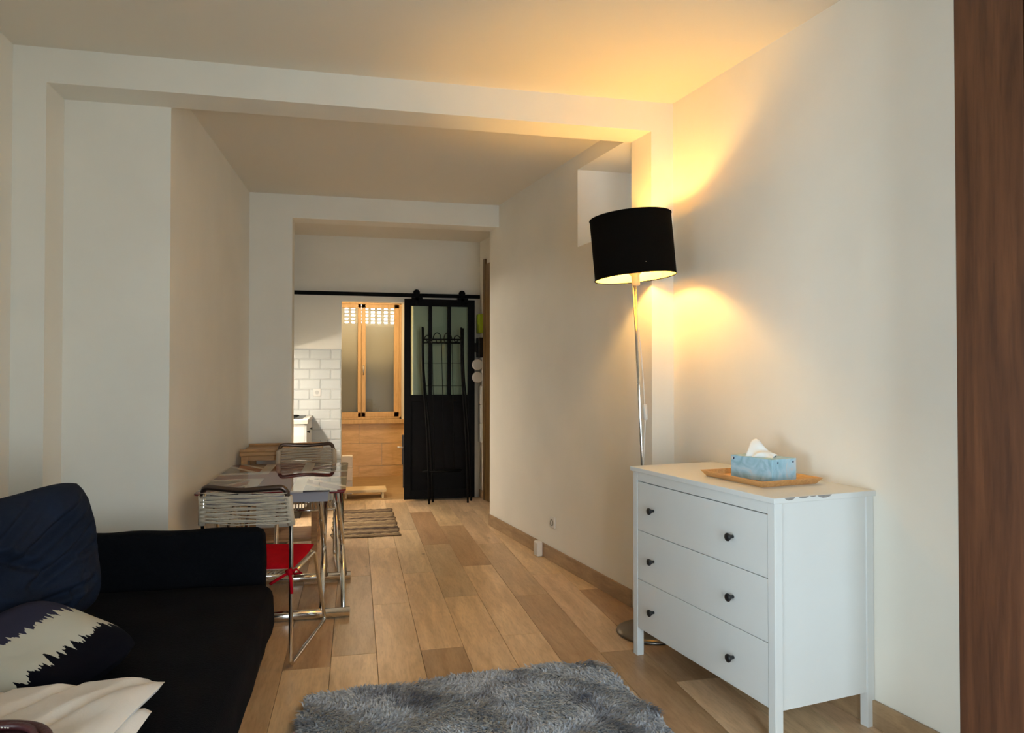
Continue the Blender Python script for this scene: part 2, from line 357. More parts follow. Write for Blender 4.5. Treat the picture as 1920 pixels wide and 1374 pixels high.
# roller shutter outside the window, slats with light slots in the upper rows
S0, S1 = WX0+.004, WX1-.004
sh = thing('roller_shutter', 'beige roller shutter with rows of light slots behind the bathroom window', 'shutter', (0, YBATH+.16, 0))
p = .048
nr = int((2.36-.775)/p)-1
for r in range(nr+1):
    z = .772+r*p; b = MB()
    if z > 2.045:
        b.box(S0, S1, 0, .008, z, z+.010).box(S0, S1, 0, .008, z+.033, z+p)
        x = S0; i = 0
        while x < S1:
            b.box(x, min(x+.043, S1), 0, .008, z+.010, z+.033); x += .088; i += 1
    else: b.box(S0, S1, 0, .008, z, z+p).box(S0, S1, -.003, .006, z+.006, z+p-.006)
    b.build('slat', M_SHUT, sh)
# bathroom ceiling lamp (out of sight behind the lintel)
lamp = thing('bathroom_ceiling_lamp', 'round opal ceiling lamp inside the bathroom', 'lamp', (.15, 8.7, 2.55))
MB().lathe([(.14, 0), (.14, -.02), (.12, -.03)], 24).build('mount', M_PLASTIC, lamp, smooth=False)
MB().lathe([(.13, -.03), (.12, -.06), (.08, -.085), (.01, -.095)], 24).build('opal_bowl', emit('opal_lit', (1, .76, .45, 1), 85), lamp, smooth=True)

# ------------------------------------------------------------------ sliding door
YD = 7.72
rail = thing('door_rail', 'black steel track above the sliding door', 'door rail', (0, YD+.03, 2.236))
box(-.80, 1.352, -.005, .005, -.021, .021).build('track_bar', M_BLACK, rail, bevel=.001)
for x in (-.7, -.2, .35, .9, 1.3): MB().lathe([(.012, 0), (.012, .07)], 12, ROT(-PI/2, 4, 'X') @ Matrix.Translation((x, 0, 0))).build('spacer', M_BLACK, rail)
dr = thing('door_1', 'black sliding barn door with three glass panes', 'door', (.9, YD, .02), kind='structure')
dw, dh, dt = .385, 2.172, .02
for x0, x1 in ((-dw, -dw+.072), (dw-.072, dw)): box(x0, x1, -dt, dt, 0, dh).build('stile', M_BLACK, dr, bevel=.002)
for z0, z1 in ((dh-.075, dh), (0, .1), (1.06, 1.13)): box(-dw+.072, dw-.072, -dt, dt, z0, z1).build('rail', M_BLACK, dr, bevel=.002)
GX = (-dw+.072, dw-.072); gw = (GX[1]-GX[0])/3
for k in (1, 2): box(GX[0]+gw*k-.019, GX[0]+gw*k+.019, -dt+.003, dt-.003, 1.13, dh-.075).build('mullion', M_BLACK, dr, bevel=.002)
for k in range(3): box(GX[0]+gw*k+(.019 if k else 0), GX[0]+gw*(k+1)-(.019 if k < 2 else 0), -.002, .002, 1.13, dh-.075).build('pane', M_DGLASS, dr)
box(GX[0], GX[1], -.008, .008, .1, 1.06).build('lower_panel', M_BLACK, dr)
for x in (-.25, .25):
    hg = box(x-.018, x+.018, -.03, -.02, dh-.06, dh+.095).build('hanger', M_BLACK, dr, bevel=.003)
    box(x-.06, x+.06, -.03, -.02, dh-.02, dh+.016).build('hanger_plate', M_BLACK, hg, bevel=.003)
    MB().lathe([(.034, -.012), (.036, -.006), (.030, 0), (.036, .006), (.034, .012)], 24, Matrix.Translation((x, .03, dh+.073)) @ ROT(PI/2, 4, 'X')).build('wheel', M_BLACK, hg, smooth=False)
hp = box(-dw-.024, -dw, -.012, .012, .38, .70).build('lock_plate', mat('dark_bronze_plate', (.05, .035, .025, 1), .4, metal=.6), dr, bevel=.003)
box(-dw-.012, -dw, -.02, .02, .13, .38).build('lock_case', M_BLKPL, hp, bevel=.002)
MB().tube(fillet([(-dw-.012, -.012, .565), (-dw-.012, -.05, .565), (-dw-.075, -.05, .572)], .02), .008).build('lever', M_STEEL, hp, smooth=True)

# ------------------------------------------------------------------ coat rack of black iron in front of the door
rk = thing('coat_rack', 'tall black wrought iron rack with scrolls in front of the sliding door', 'rack', (.895, 7.48, 0))
def post(x, y0, bow):
    pts = [(x, y0, 1.87), (x, y0, 1.5), (x+bow*.25, y0, 1.15), (x+bow*.6, y0-.02*0, .8), (x+bow*.8, y0, .4), (x+bow*.9, y0, .012)]
    return MB().tube(fillet(pts, .2), .011, 8)
for x, y0, bow in ((-.21, -.05, .08), (-.195, .06, .12), (.2, -.05, .08), (.235, .06, .10)): post(x, y0, bow).build('post', M_IRON, rk, smooth=True)
for z, y0 in ((1.74, -.05), (1.71, .06), (.35, -.05), (.35, .06)): MB().tube([(-.21 if y0 < 0 else -.195, y0, z), (.2 if y0 < 0 else .235, y0, z)], .008, 8).build('crossbar', M_IRON, rk, smooth=True)
for x0, x1, hgt in ((-.19, -.12, .05), (-.10, .0, .085), (.0, .10, .085), (.11, .19, .05)):
    c = (x0+x1)/2; r_ = (x1-x0)/2; s_ = 1 if c < 0 else -1
    pts = [(c-s_*r_*math.cos(t)*1.0*(1-t/9), -.05, 1.74+hgt*math.sin(t)*(1-t/9)) for t in np.linspace(0, PI*1.9, 26)]
    MB().tube(pts, .005, 6).build('scroll', M_IRON, rk, smooth=True)
for x in (-.11, -.01, .1): MB().tube([(x, -.05, 1.74), (x+.03, -.05, .35)], .0035, 6).build('wire', M_IRON, rk, smooth=True)
for z in (1.49, 1.25): MB().tube([(-.19, -.05, z), (.21, -.05, z)], .0025, 6).build('wire', M_IRON, rk, smooth=True)

# ------------------------------------------------------------------ entrance side: door and small wall fittings
ed = thing('door_2', 'brown wooden entrance door at the end of the passage wall', 'door', (HR(7.66), 7.66, 0), A, kind='structure')
box(-.016, .0, -.92, -.06, .0, 2.58).build('leaf', M_DOORWD, ed, bevel=.004)
box(-.022, .0, -.06, .0, .0, 2.64).build('casing', M_DOORWD, ed, bevel=.003)
MB().tube(fillet([(-.05, -.80, 1.02), (-.10, -.80, 1.02), (-.10, -.68, 1.02)], .02), .01).build('handle', M_STEEL, ed, smooth=True)
def onhall(y, z): return (HR(y), y, z)
it = thing('intercom', 'black wall intercom beside the entrance door', 'intercom', onhall(7.74, 1.58), A)
box(-.06, 0, -.05, .05, -.02, .20).build('body', M_BLKPL, it, bevel=.008)
box(-.105, -.06, -.02, .03, .04, .14).build('receiver', M_BLKPL, it, bevel=.01)
g = MB().box(-.055, 0, -.05, .05, 0, .21).box(-.065, -.04, -.02, .02, .10, .19)
o = g.build('key_box', M_LIME, bevel=.006); o.location = onhall(7.74, 1.83); o.rotation_euler.z = A; tag(o, 'lime green box above the black intercom', 'box')
ph = thing('paper_roll_holder', 'white double roll holder under the black intercom', 'holder', onhall(7.74, 1.28), A)
for z in (.14, .0): MB().lathe([(.02, -.055), (.055, -.055), (.06, -.05), (.06, .05), (.055, .055), (.02, .055)], 20, Matrix.Translation((-.07, 0, z+.06)) @ ROT(PI/2, 4, 'X')).build('roll', M_PLASTIC, ph, smooth=False)
box(-.02, 0, -.06, .06, 0, .28).build('back_plate', M_PLASTIC, ph, bevel=.004)
cp = thing('fuse_panel', 'narrow white service panel under the roll holder', 'panel', onhall(7.74, .62), A)
for z0 in (0, .21, .42): box(-.03, 0, -.06, .06, z0, z0+.205).build('cover', M_PLASTIC, cp, bevel=.004)

# ------------------------------------------------------------------ kitchen units
CX = -.443
kc = thing('kitchen_base_unit', 'white kitchen base cabinets on the left behind the pier', 'cabinet', (0, 0, 0))
box(-1.055, CX-.03, 7.0, YK-.012, .10, .895).build('carcass', M_WHITE, kc)
box(-1.055, CX-.07, 7.02, YK-.012, 0, .10).build('plinth', M_BLKPL, kc)
for y0, y1 in ((7.003, 7.40), (7.405, 7.80)):
    d_ = box(CX-.03, CX-.01, y0, y1, .11, .885).build('cabinet_door', M_WHITE, kc, bevel=.002)
    MB().lathe([(.006, 0), (.006, .012), (.014, .02), (.012, .026)], 14, Matrix.Translation((CX-.01, y0+.05, .82)) @ ROT(PI/2, 4, 'Y')).build('knob', M_BLKPL, d_, smooth=True)
wt = box(-1.055, CX, 6.985, YK-.012, .897, .937).build('worktop', mat('pale_worktop', srgb(214, 205, 192), .4, var=.04, vscale=30), bevel=.002)
tag(wt, 'pale kitchen worktop with a hob at the left', 'worktop')
hob = thing('hob', 'black hob on the pale worktop', 'hob', (-.75, 7.42, .938))
box(-.27, .25, -.24, .24, 0, .006).build('glass_plate', M_BLKPL, hob, bevel=.002)
for x, y in ((-.12, -.11), (.12, -.11), (-.12, .11), (.12, .11)): MB().lathe([(.07, .006), (.07, .014), (.05, .018), (.0, .018)], 20, Matrix.Translation((x, y, 0))).build('burner', M_IRON, hob)
wc = thing('kitchen_wall_unit', 'white kitchen wall cabinet over the worktop', 'cabinet', (0, 0, 0))
box(-1.055, -.72, 6.32, YK-.012, 1.66, 2.3).build('carcass', M_WHITE, wc)
for y0, y1 in ((6.323, 6.80), (6.805, 7.30), (7.305, 7.80)): box(-.72, -.70, y0, y1, 1.65, 2.3).build('cabinet_door', M_WHITE, wc, bevel=.002)
lt = thing('under_cabinet_light', 'slim strip light under the kitchen wall cabinet', 'lamp', (-.88, 6.66, 1.64))
box(-.03, .03, -.32, .32, -.02, .02).build('housing', M_PLASTIC, lt)
box(-.026, .026, -.31, .31, -.040, -.02).build('diffuser', emit('led_lit', (1, .92, .80, 1), 165), lt)
so = thing('tile_socket', 'white power socket on the metro tiles', 'socket', (-.40, YK-.008, 1.18))
box(-.04, .04, -.012, 0, -.04, .04).build('plate', M_PLASTIC, so, bevel=.004)
MB().lathe([(.021, 0), (.021, .004), (.0, .004)], 20, Matrix.Translation((0, -.012, 0)) @ ROT(PI/2, 4, 'X')).build('outlet', mat('socket_grey', srgb(190, 188, 182), .4), so)
# step and small box in the bathroom doorway
st = thing('wooden_step', 'pale wooden step inside the bathroom doorway', 'step', (.1, 8.10, 0))
box(-.23, .24, -.14, .14, .07, .10).build('tread', M_WOODLIT, st, bevel=.004)
for x in (-.2, .2): box(x-.012, x+.012, -.12, .12, 0, .07).build('support', M_WOODLIT, st, bevel=.002)
bx_ = thing('stacked_box', 'narrow cream stacked box left of the wooden step', 'box', (-.09, 8.36, 0))
for z0, z1 in ((.0, .15), (.155, .30), (.305, .44)): box(-.06, .06, -.05, .05, z0, z1).build('drawer_box', M_CREAM, bx_, bevel=.006)
# rag rug
rr = thing('rag_rug', 'brown and grey striped rag rug in front of the bathroom', 'rug', (.085, 6.68, 0), .01)
cols = [srgb(*c) for c in ((128,104,76),(150,128,96),(92,72,52),(140,118,90),(112,90,66),(70,54,42),(150,126,92),(120,98,74))]
k = 0; y = -.62
while y < .62:
    h = random.choice((.035, .05, .07, .09)); h = min(h, .62-y)
    c = cols[k % 8]; k += 1
    m = mat('rag_%d' % (k % 8), c, .95, var=.25, vscale=40, bump=.4, bscale=90)
    def fn(u, v, y=y, h=h):
        return (-.285+.57*u+.008*math.sin(9*y+k), y+h*v+.006*math.sin(u*9+y*20), .009+.004*math.sin(v*PI)+.002*math.sin(u*40+k))
    MB().grid(fn, 24, 4).build('woven_stripe', m, rr, smooth=True, solid=.006); y += h

# ------------------------------------------------------------------ wall socket and white plug on the passage wall
def onpass(y, z): return (S(y), y, z)
so = thing('wall_socket', 'round-welled white socket on the passage wall', 'socket', onpass(4.98, .285), A)
box(-.012, 0, -.042, .042, -.042, .042).build('plate', M_PLASTIC, so, bevel=.006, seg=3)
MB().lathe([(.024, -.001), (.024, .004), (.019, .005), (.019, -.003), (0, -.003)], 24, Matrix.Translation((-.012, 0, 0)) @ ROT(-PI/2, 4, 'Y')).build('outlet_well', mat('socket_grey2', srgb(150, 140, 124), .5), so)
pb = thing('plug_adapter', 'white plastic sensor block against the passage baseboard', 'adapter', (S(5.17)-.013, 5.17, .001), A)
box(-.045, 0, -.035, .035, 0, .112).build('body', M_PLASTIC, pb, bevel=.01, seg=3)
box(-.047, -.044, -.028, .028, .01, .10).build('front_cover', mat('off_white_cover', srgb(206, 200, 190), .5), pb, bevel=.001)

# ------------------------------------------------------------------ chest of drawers
DL, DD, DH, DT, LW, OV = .971, .484, .910, .021, .036, .012
ch = thing('chest_of_drawers', 'white chest of three drawers with black knobs against the right wall', 'chest of drawers', (1.4845, 2.3004, 0), A)
M_TOP = M_WHITE
top = MB().box(-OV, DD, -OV, DL+OV, DH-DT, DH).build('top', M_TOP, ch, bevel=.002)
M_CHIP = mat('bare_chipboard', srgb(150, 145, 140), .8, var=.15, vscale=60)
for x0, x1, dp in ((.035, .085, .010), (.10, .15, .006), (.19, .26, .010), (.155, .185, .004)):
    n = 8; P = [(x0, -OV-.0006, DH-.001), (x1, -OV-.0006, DH-.001)]+[(x1+(x0-x1)*i/n, -OV-.0006, DH-.001-dp*math.sin(PI*i/n)**.6-.0005*(i % 2)) for i in range(1, n)]
    MB().add(P+[(a, -OV+.002, c) for a, _, c in P], [tuple(range(len(P)))]+[(i, (i+1) % len(P), len(P)+(i+1) % len(P), len(P)+i) for i in range(len(P))]).build('chipped_edge', M_CHIP, top)
for x in (0, DD-LW):
    for y in (0, DL-LW): box(x, x+LW, y, y+LW, 0, DH-DT).build('leg', M_WHITE, ch, bevel=.0015)
for y in (.006, DL-.024): box(LW, DD-LW, y, y+.018, .133, DH-DT).build('side_panel', M_WHITE, ch)
box(DD-.02, DD-.014, LW, DL-LW, .133, DH-DT).build('back_panel', M_WHITE, ch)
box(.001, .02, LW, DL-LW, .846, DH-DT).build('top_rail', M_WHITE, ch)
box(.03, DD-.03, LW, DL-LW, .14, .15).build('bottom_panel', M_WHITE, ch)
M_KNOB = mat('black_knob', (.012, .012, .013, 1), .4)
for z0, z1 in ((.609, .842), (.3735, .6065), (.137, .371)):
    d_ = box(.002, .020, LW+.002, DL-LW-.002, z0, z1).build('drawer', M_WHITE, ch, bevel=.001, seg=1)
    box(.020, DD-.05, LW+.02, DL-LW-.02, z0+.02, z1-.05).build('drawer_box', M_WHITE, d_)
    for y in (.232, .794):
        MB().lathe([(.0065, 0), (.0065, .006), (.009, .014), (.0145, .022), (.0165, .026), (.0155, .030), (.010, .0325), (.0005, .033)], 20,
                   Matrix.Translation((.002, y, (z0+z1)/2-.004)) @ ROT(-PI/2, 4, 'Y')).build('knob', M_KNOB, d_, smooth=True)
DM = Matrix.Translation((1.4845, 2.3004, DH)) @ ROT(A, 4, 'Z')
# bamboo tray
tr = thing('bamboo_tray', 'bamboo tray on the white chest of drawers', 'tray', tuple(DM @ Vector((.262, .381, 0))), A)
a, c, hh, fl_ = .138, .176, .026, .020
box(-a, a, -c, c, .0005, .006).build('tray_bottom', M_BAMBOO, tr, bevel=.001)
def flare(p0, p1, n, nm):
    t = .008
    (x0, y0), (x1, y1) = p0, p1; nx, ny = n
    e = .02
    dx, dy = (x1-x0), (y1-y0); l = math.hypot(dx, dy); dx /= l; dy /= l
    V = [(x0, y0, .0005), (x1, y1, .0005), (x1+nx*fl_+dx*fl_, y1+ny*fl_+dy*fl_, hh), (x0+nx*fl_-dx*fl_, y0+ny*fl_-dy*fl_, hh)]
    W = [(p[0]-nx*t, p[1]-ny*t, p[2]) for p in V]
    W[0] = (x0-nx*t+dx*t, y0-ny*t+dy*t, .0005); W[1] = (x1-nx*t-dx*t, y1-ny*t-dy*t, .0005)
    W[2] = (V[2][0]-nx*t-dx*t, V[2][1]-ny*t-dy*t, hh); W[3] = (V[3][0]-nx*t+dx*t, V[3][1]-ny*t+dy*t, hh)
    MB().add(V+W, [(0,1,2,3),(7,6,5,4),(0,4,5,1),(1,5,6,2),(2,6,7,3),(3,7,4,0)]).build(nm, M_BAMBOO, tr)
flare((-a, -c), (a, -c), (0, -1), 'rim'); flare((a, -c), (a, c), (1, 0), 'rim'); flare((a, c), (-a, c), (0, 1), 'rim'); flare((-a, c), (-a, -c), (-1, 0), 'rim')
# tissue box
tb = thing('tissue_box', 'pale blue tissue box with a white tissue sticking out', 'tissue box', tuple(DM @ Vector((.277, .376, .0065))), A+.12)
def boxmat():
    m = bpy.data.materials.new('tissue_box_print'); m.use_nodes = True; nt = m.node_tree; N = nt.nodes; L = nt.links; b = N['Principled BSDF']; b.inputs['Roughness'].default_value = .45
    tc = N.new('ShaderNodeTexCoord'); n = N.new('ShaderNodeTexNoise'); n.inputs['Scale'].default_value = 11; n.inputs['Distortion'].default_value = 2.2; n.inputs['Detail'].default_value = 3
    L.new(tc.outputs['Object'], n.inputs[0]); r = N.new('ShaderNodeValToRGB'); e = r.color_ramp.elements
    e[0].position = .3; e[0].color = srgb(140, 186, 204); e[1].position = .72; e[1].color = srgb(205, 206, 210)
    x = e.new(.45); x.color = srgb(160, 202, 222); x = e.new(.58); x.color = srgb(176, 212, 230)
    L.new(n.outputs[0], r.inputs[0]); L.new(r.outputs[0], b.inputs['Base Color']); return m
box(-.072, .072, -.112, .112, 0, .093).build('carton', boxmat(), tb, bevel=.0015)
M_PRINT = mat('navy_print', srgb(40, 52, 84), .5)
for y, z, s_ in ((.098, .081, .007),): MB().lathe([(s_, 0), (s_, .0008), (0, .0008)], 12, Matrix.Translation((-.072, y, z)) @ ROT(-PI/2, 4, 'Y')).build('printed_mark', M_PRINT, tb)
MB().add([(-.0732, .104, .070), (-.0732, .094, .088), (-.0732, .106, .086)], [(0,1,2)]).build('printed_mark', M_PLASTIC, tb)
for x in (-.038, .052): MB().lathe([(.004, 0), (.004, .0008), (0, .0008)], 10, Matrix.Translation((x, -.112, .079)) @ ROT(PI/2, 4, 'X')).build('printed_mark', M_PRINT, tb)
MB().prism([(.016*math.cos(t), .055*math.sin(t)) for t in np.linspace(0, 2*PI, 20)[:-1]], .0930, .0936).build('opening', M_PLASTIC, tb)
def tis(u, v):
    # a sheet pulled up to a peak at the far end, falling to the near side and over the front edge
    y = .05-.115*u; hgt = .066*(1-u)**1.1+.005
    x = -.075*v*(1-.55*u)+.012
    z = .093+hgt*(1-abs(v)**1.1*.95)+.006*math.sin(8*u+5*v)-(.022*max(0, v-.8)/.2*(1-u) if v > .8 else 0)
    return (x+.004*math.sin(14*u+6*v), y+.008*math.sin(6*v), z)
def tis2(u, v): p = tis(u, v); return (.024-p[0]*.45, p[1]+.006, .093+(p[2]-.093)*.96)
tm = mat('tissue_paper', srgb(245, 244, 240), .9); tm.node_tree.nodes['Principled BSDF'].inputs['Subsurface Weight'].default_value = .0
MB().grid(tis, 18, 14).grid(tis2, 18, 14).build('tissue', tm, tb, smooth=True, solid=.0008)

# ------------------------------------------------------------------ floor lamp
LB = Vector((1.518, 3.49, 0))
fl = thing('floor_lamp', 'floor lamp with a tilted black drum shade in the corner', 'lamp', tuple(LB))
MB().lathe([(.172, .0005), (.176, .006), (.174, .016), (.155, .024), (.06, .030), (.03, .040), (.016, .06), (.012, .075)], 48).build('base', mat('lamp_base_metal', (.20, .18, .155, 1), .3, metal=1), fl, smooth=True)
fwd = Vector((math.sin(YAW), math.cos(YAW), 0))
lean = Vector((-.0415, .0095, 1)).normalized()
def pp(h): return lean*h
MB().tube([pp(.05), pp(.6), pp(1.2), pp(1.855)], .0095, 14).build('pole', M_CHROME, fl, smooth=True)
SM = Matrix.Translation(pp(2.035)) @ ROT(math.radians(-5.0), 4, tuple(fwd))
sr, shh = .214, .160
MB().lathe([(sr, -shh), (sr, shh)], 64, SM, cap=False).build('shade', M_SHADE, fl, smooth=True)
shd = [o for o in fl.children if o.name.startswith('shade')][0]
MB().lathe([(sr-.0025, shh-.001), (sr-.0025, -shh+.001)], 64, SM, cap=False).build('lining', M_LINING, shd, smooth=True)
for z in (-shh, shh): MB().tube([SM @ Vector((sr*math.cos(t), sr*math.sin(t), z)) for t in np.linspace(0, 2*PI, 65)[:-1]], .003, 6, closed=True).build('shade_ring', M_SHADE, shd, smooth=True)
sp = MB()
for k in range(3):
    t = k*2*PI/3+.4; sp.tube([SM @ Vector((.02, 0, -.11)), SM @ Vector((sr*math.cos(t), sr*math.sin(t), -.11))], .002, 6)
sp.build('shade_spider', M_STEEL, shd, smooth=True)
MB().lathe([(.012, -.205), (.022, -.20), (.022, -.150), (.036, -.135), (.045, -.115), (.02, -.10), (.02, -.07), (.016, -.06)], 24, SM).build('lamp_holder', mat('holder_cream', srgb(214, 196, 160), .45), fl, smooth=True)
MB().lathe([(.012, -.06), (.018, -.045), (.030, -.012), (.031, .008), (.022, .032), (.002, .040)], 20, SM).build('bulb', emit('bulb_lit', (1, .58, .15, 1), 370), fl, smooth=True)
cb = [pp(1.60)+Vector((.012, 0, 0)), pp(1.42)+Vector((.022, -.004, 0)), pp(1.26)+Vector((.024, -.006, 0)), pp(1.13)+Vector((.022, -.014, 0)), pp(.95)+Vector((.002, -.02, 0)), pp(.7)+Vector((-.02, -.02, 0)), pp(.3)+Vector((.02, 0, 0)), pp(.1)+Vector((.03, .02, 0)), Vector((.1, .1, .03)), Vector((.16, .12, .004))]
MB().tube(fillet(cb, .1), .0032, 8).build('cable', M_PLASTIC, fl, smooth=True)
MB().tube([pp(1.205)+Vector((.024, -.010, 0)), pp(1.20)+Vector((.024, -.010, 0)), pp(1.125)+Vector((.024, -.014, 0)), pp(1.12)+Vector((.024, -.014, 0))], [.006, .012, .012, .006], 12).build('cable_switch', M_PLASTIC, fl, smooth=True)

# ------------------------------------------------------------------ wardrobe at the right edge
wd = thing('wardrobe', 'tall walnut wardrobe at the right edge against the wall', 'wardrobe', (1.669, 1.688, 0), A)
box(.02, .385, -1.40, 0, .0, 2.86).build('carcass', M_WALNUT, wd, bevel=.002)
for k, (y0, y1) in enumerate(((-.19, -.001), (-.79, -.194), (-1.396, -.794))):
    d_ = box(0, .019, y0, y1, .06, 2.85).build('wardrobe_door' if k else 'filler_panel', M_WALNUT, wd, bevel=.002)
    if k: MB().tube(fillet([(0, y0+.06, 1.0), (-.03, y0+.06, 1.0), (-.03, y0+.06, 1.2), (0, y0+.06, 1.2)], .01), .006).build('handle', M_STEEL, d_, smooth=True)

# ------------------------------------------------------------------ shaggy rug
rg = thing('shag_rug', 'grey blue shaggy rug on the oak floor', 'rug', (.53, 2.09, 0), .085)
RW, RLn = .66, 1.0
poly = rrect(-RW, RW, -RLn, RLn, .10, 8)
MB().prism(poly, .001, .012).build('backing', mat('rug_backing', srgb(74, 76, 82), .95), rg)
def rugmat():
    m = bpy.data.materials.new('shag_pile'); m.use_nodes = True; nt = m.node_tree; N = nt.nodes; L = nt.links; b = N['Principled BSDF']
    b.inputs['Roughness'].default_value = .75; b.inputs['Sheen Weight'].default_value = .4
    tc = N.new('ShaderNodeTexCoord'); n = N.new('ShaderNodeTexNoise'); n.inputs['Scale'].default_value = 5.5; n.inputs['Detail'].default_value = 3
    L.new(tc.outputs['Object'], n.inputs[0]); r = N.new('ShaderNodeValToRGB'); e = r.color_ramp.elements
    e[0].position = .33; e[0].color = srgb(84, 88, 102); e[1].position = .52; e[1].color = srgb(190, 196, 204)  # dark patches stand in for shading where the pile changes direction
    L.new(n.outputs[0], r.inputs[0])
    n2 = N.new('ShaderNodeTexNoise'); n2.inputs['Scale'].default_value = 90; L.new(tc.outputs['Object'], n2.inputs[0])
    r2 = N.new('ShaderNodeValToRGB'); r2.color_ramp.elements[0].color = (.45, .46, .5, 1); r2.color_ramp.elements[0].position = .35; r2.color_ramp.elements[1].position = .62
    L.new(n2.outputs[0], r2.inputs[0])
    mx = N.new('ShaderNodeMix'); mx.data_type = 'RGBA'; mx.blend_type = 'MULTIPLY'; mx.inputs[0].default_value = .9
    L.new(r.outputs[0], mx.inputs[6]); L.new(r2.outputs[0], mx.inputs[7]); L.new(mx.outputs[2], b.inputs['Base Color']); return m
rng = np.random.default_rng(3)
nb = 70000
px = rng.uniform(-RW, RW, nb); py = np.where(rng.random(nb) < .85, rng.uniform(.1, RLn, nb), rng.uniform(-RLn, .1, nb))
# round the rug's corners
qx = np.maximum(np.abs(px)-(RW-.10), 0); qy = np.maximum(np.abs(py)-(RLn-.10), 0); keep = np.hypot(qx, qy) < .10
px, py = px[keep], py[keep]; nb = len(px)
# clumps: neighbouring strands lean the same way
ang = 2.2*np.sin(px*9+1.3*np.sin(py*7))+2.0*np.cos(py*8+px*5)+rng.normal(0, .6, nb)
ln = rng.uniform(.04, .065, nb); le = rng.uniform(.5, .95, nb)
dx, dy = np.cos(ang), np.sin(ang)
wdt = rng.uniform(.003, .005, nb)
sx, sy = -dy*wdt, dx*wdt
z1 = .012+ln*.55*(1.1-le*.4); z2 = .012+ln*(1.15-le)*.9+.004
V = np.empty((nb, 5, 3))
V[:,0] = np.c_[px-sx, py-sy, np.full(nb, .011)]; V[:,1] = np.c_[px+sx, py+sy, np.full(nb, .011)]
V[:,2] = np.c_[px+dx*ln*.4*le+sx, py+dy*ln*.4*le+sy, z1]; V[:,3] = np.c_[px+dx*ln*.4*le-sx, py+dy*ln*.4*le-sy, z1]
V[:,4] = np.c_[px+dx*ln*le, py+dy*ln*le, z2]
base = (np.arange(nb)*5)[:, None]
quads = base+np.array([0,1,2,3]); tris = base+np.array([3,2,4])
me = bpy.data.meshes.new('pile'); me.vertices.add(nb*5); me.vertices.foreach_set('co', V.reshape(-1))
me.loops.add(nb*7); li = np.concatenate([quads, tris], axis=1).reshape(-1); me.loops.foreach_set('vertex_index', li.astype(np.int32))
me.polygons.add(nb*2); ls = np.stack([np.arange(nb)*7, np.arange(nb)*7+4], 1).reshape(-1); me.polygons.foreach_set('loop_start', ls.astype(np.int32))
me.update(calc_edges=True); me.validate()
me.materials.append(rugmat()); o = bpy.data.objects.new('pile', me); COL.objects.link(o); o.parent = rg; o['kind'] = 'stuff'

# ------------------------------------------------------------------ sofa
sf = thing('sofa', 'dark navy sofa along the left wall', 'sofa', (-.95, 2.35, 0))
def soft(x0, x1, y0, y1, z0, z1, r=.05, amp=.006, nx=22, ny=22, nz=10, sc=6, bulge=0):
    """a rounded, slightly uneven upholstered block"""
    bm = MB()
    cx_, cy_, cz_ = (x0+x1)/2, (y0+y1)/2, (z0+z1)/2; hx, hy, hz = (x1-x0)/2, (y1-y0)/2, (z1-z0)/2
    def place(p):
        q = Vector((max(-hx+r, min(hx-r, p[0])), max(-hy+r, min(hy-r, p[1])), max(-hz+r, min(hz-r, p[2]))))
        d = Vector(p)-q
        if d.length > 1e-6: d = d.normalized()*r
        s_ = q+d
        nn = noise.noise(Vector((s_.x+cx_, s_.y+cy_, s_.z+cz_))*sc)*amp
        bz = bulge*(1-(s_.x/hx)**2)*(1-(s_.y/hy)**2)*(1 if s_.z > 0 else 0)
        dn = d.normalized() if d.length else Vector((0,0,0))
        return (s_.x+cx_+dn.x*nn, s_.y+cy_+dn.y*nn, s_.z+cz_+dn.z*nn+bz)
    for ax in range(3):
        for sgn in (-1, 1):
            n1, n2 = ((ny, nz), (nx, nz), (nx, ny))[ax]
            def fn(u, v, ax=ax, sgn=sgn):
                a_, b_ = 2*u-1, 2*v-1
                if sgn*(1, -1, 1)[ax] < 0: a_ = -a_
                if ax == 0: return place((sgn*hx, a_*hy, b_*hz))
                if ax == 1: return place((a_*hx, sgn*hy, b_*hz))
                return place((a_*hx, b_*hy, sgn*hz))
            bm.grid(fn, n1, n2)
    return bm
box(-.55, .545, -1.05, 1.10, .06, .22).build('base', M_SOFAB, sf, bevel=.02, seg=3)
for x in (-.5, .49):
    for y in (-.95, 1.0): box(x-.03, x+.03, y-.03, y+.03, 0, .06).build('foot', M_BLKPL, sf)
soft(-.42, .60, -1.0, 1.01, .20, .43, .06, .008, 24, 40, 8, 5, .012).build('seat_cushion', M_SOFA, sf, smooth=True)
soft(-.58, .55, 1.01, 1.115, .05, .66, .035, .008, 30, 8, 18, 7).build('armrest', M_SOFA, sf, smooth=True)
soft(-.58, .55, -1.12, -1.01, .05, .66, .035, .008, 30, 8, 18, 7).build('armrest', M_SOFA, sf, smooth=True)
soft(-.59, -.36, -1.0, 1.0, .10, .74, .06, .01, 8, 40, 18, 5).build('backrest', M_SOFA, sf, smooth=True)
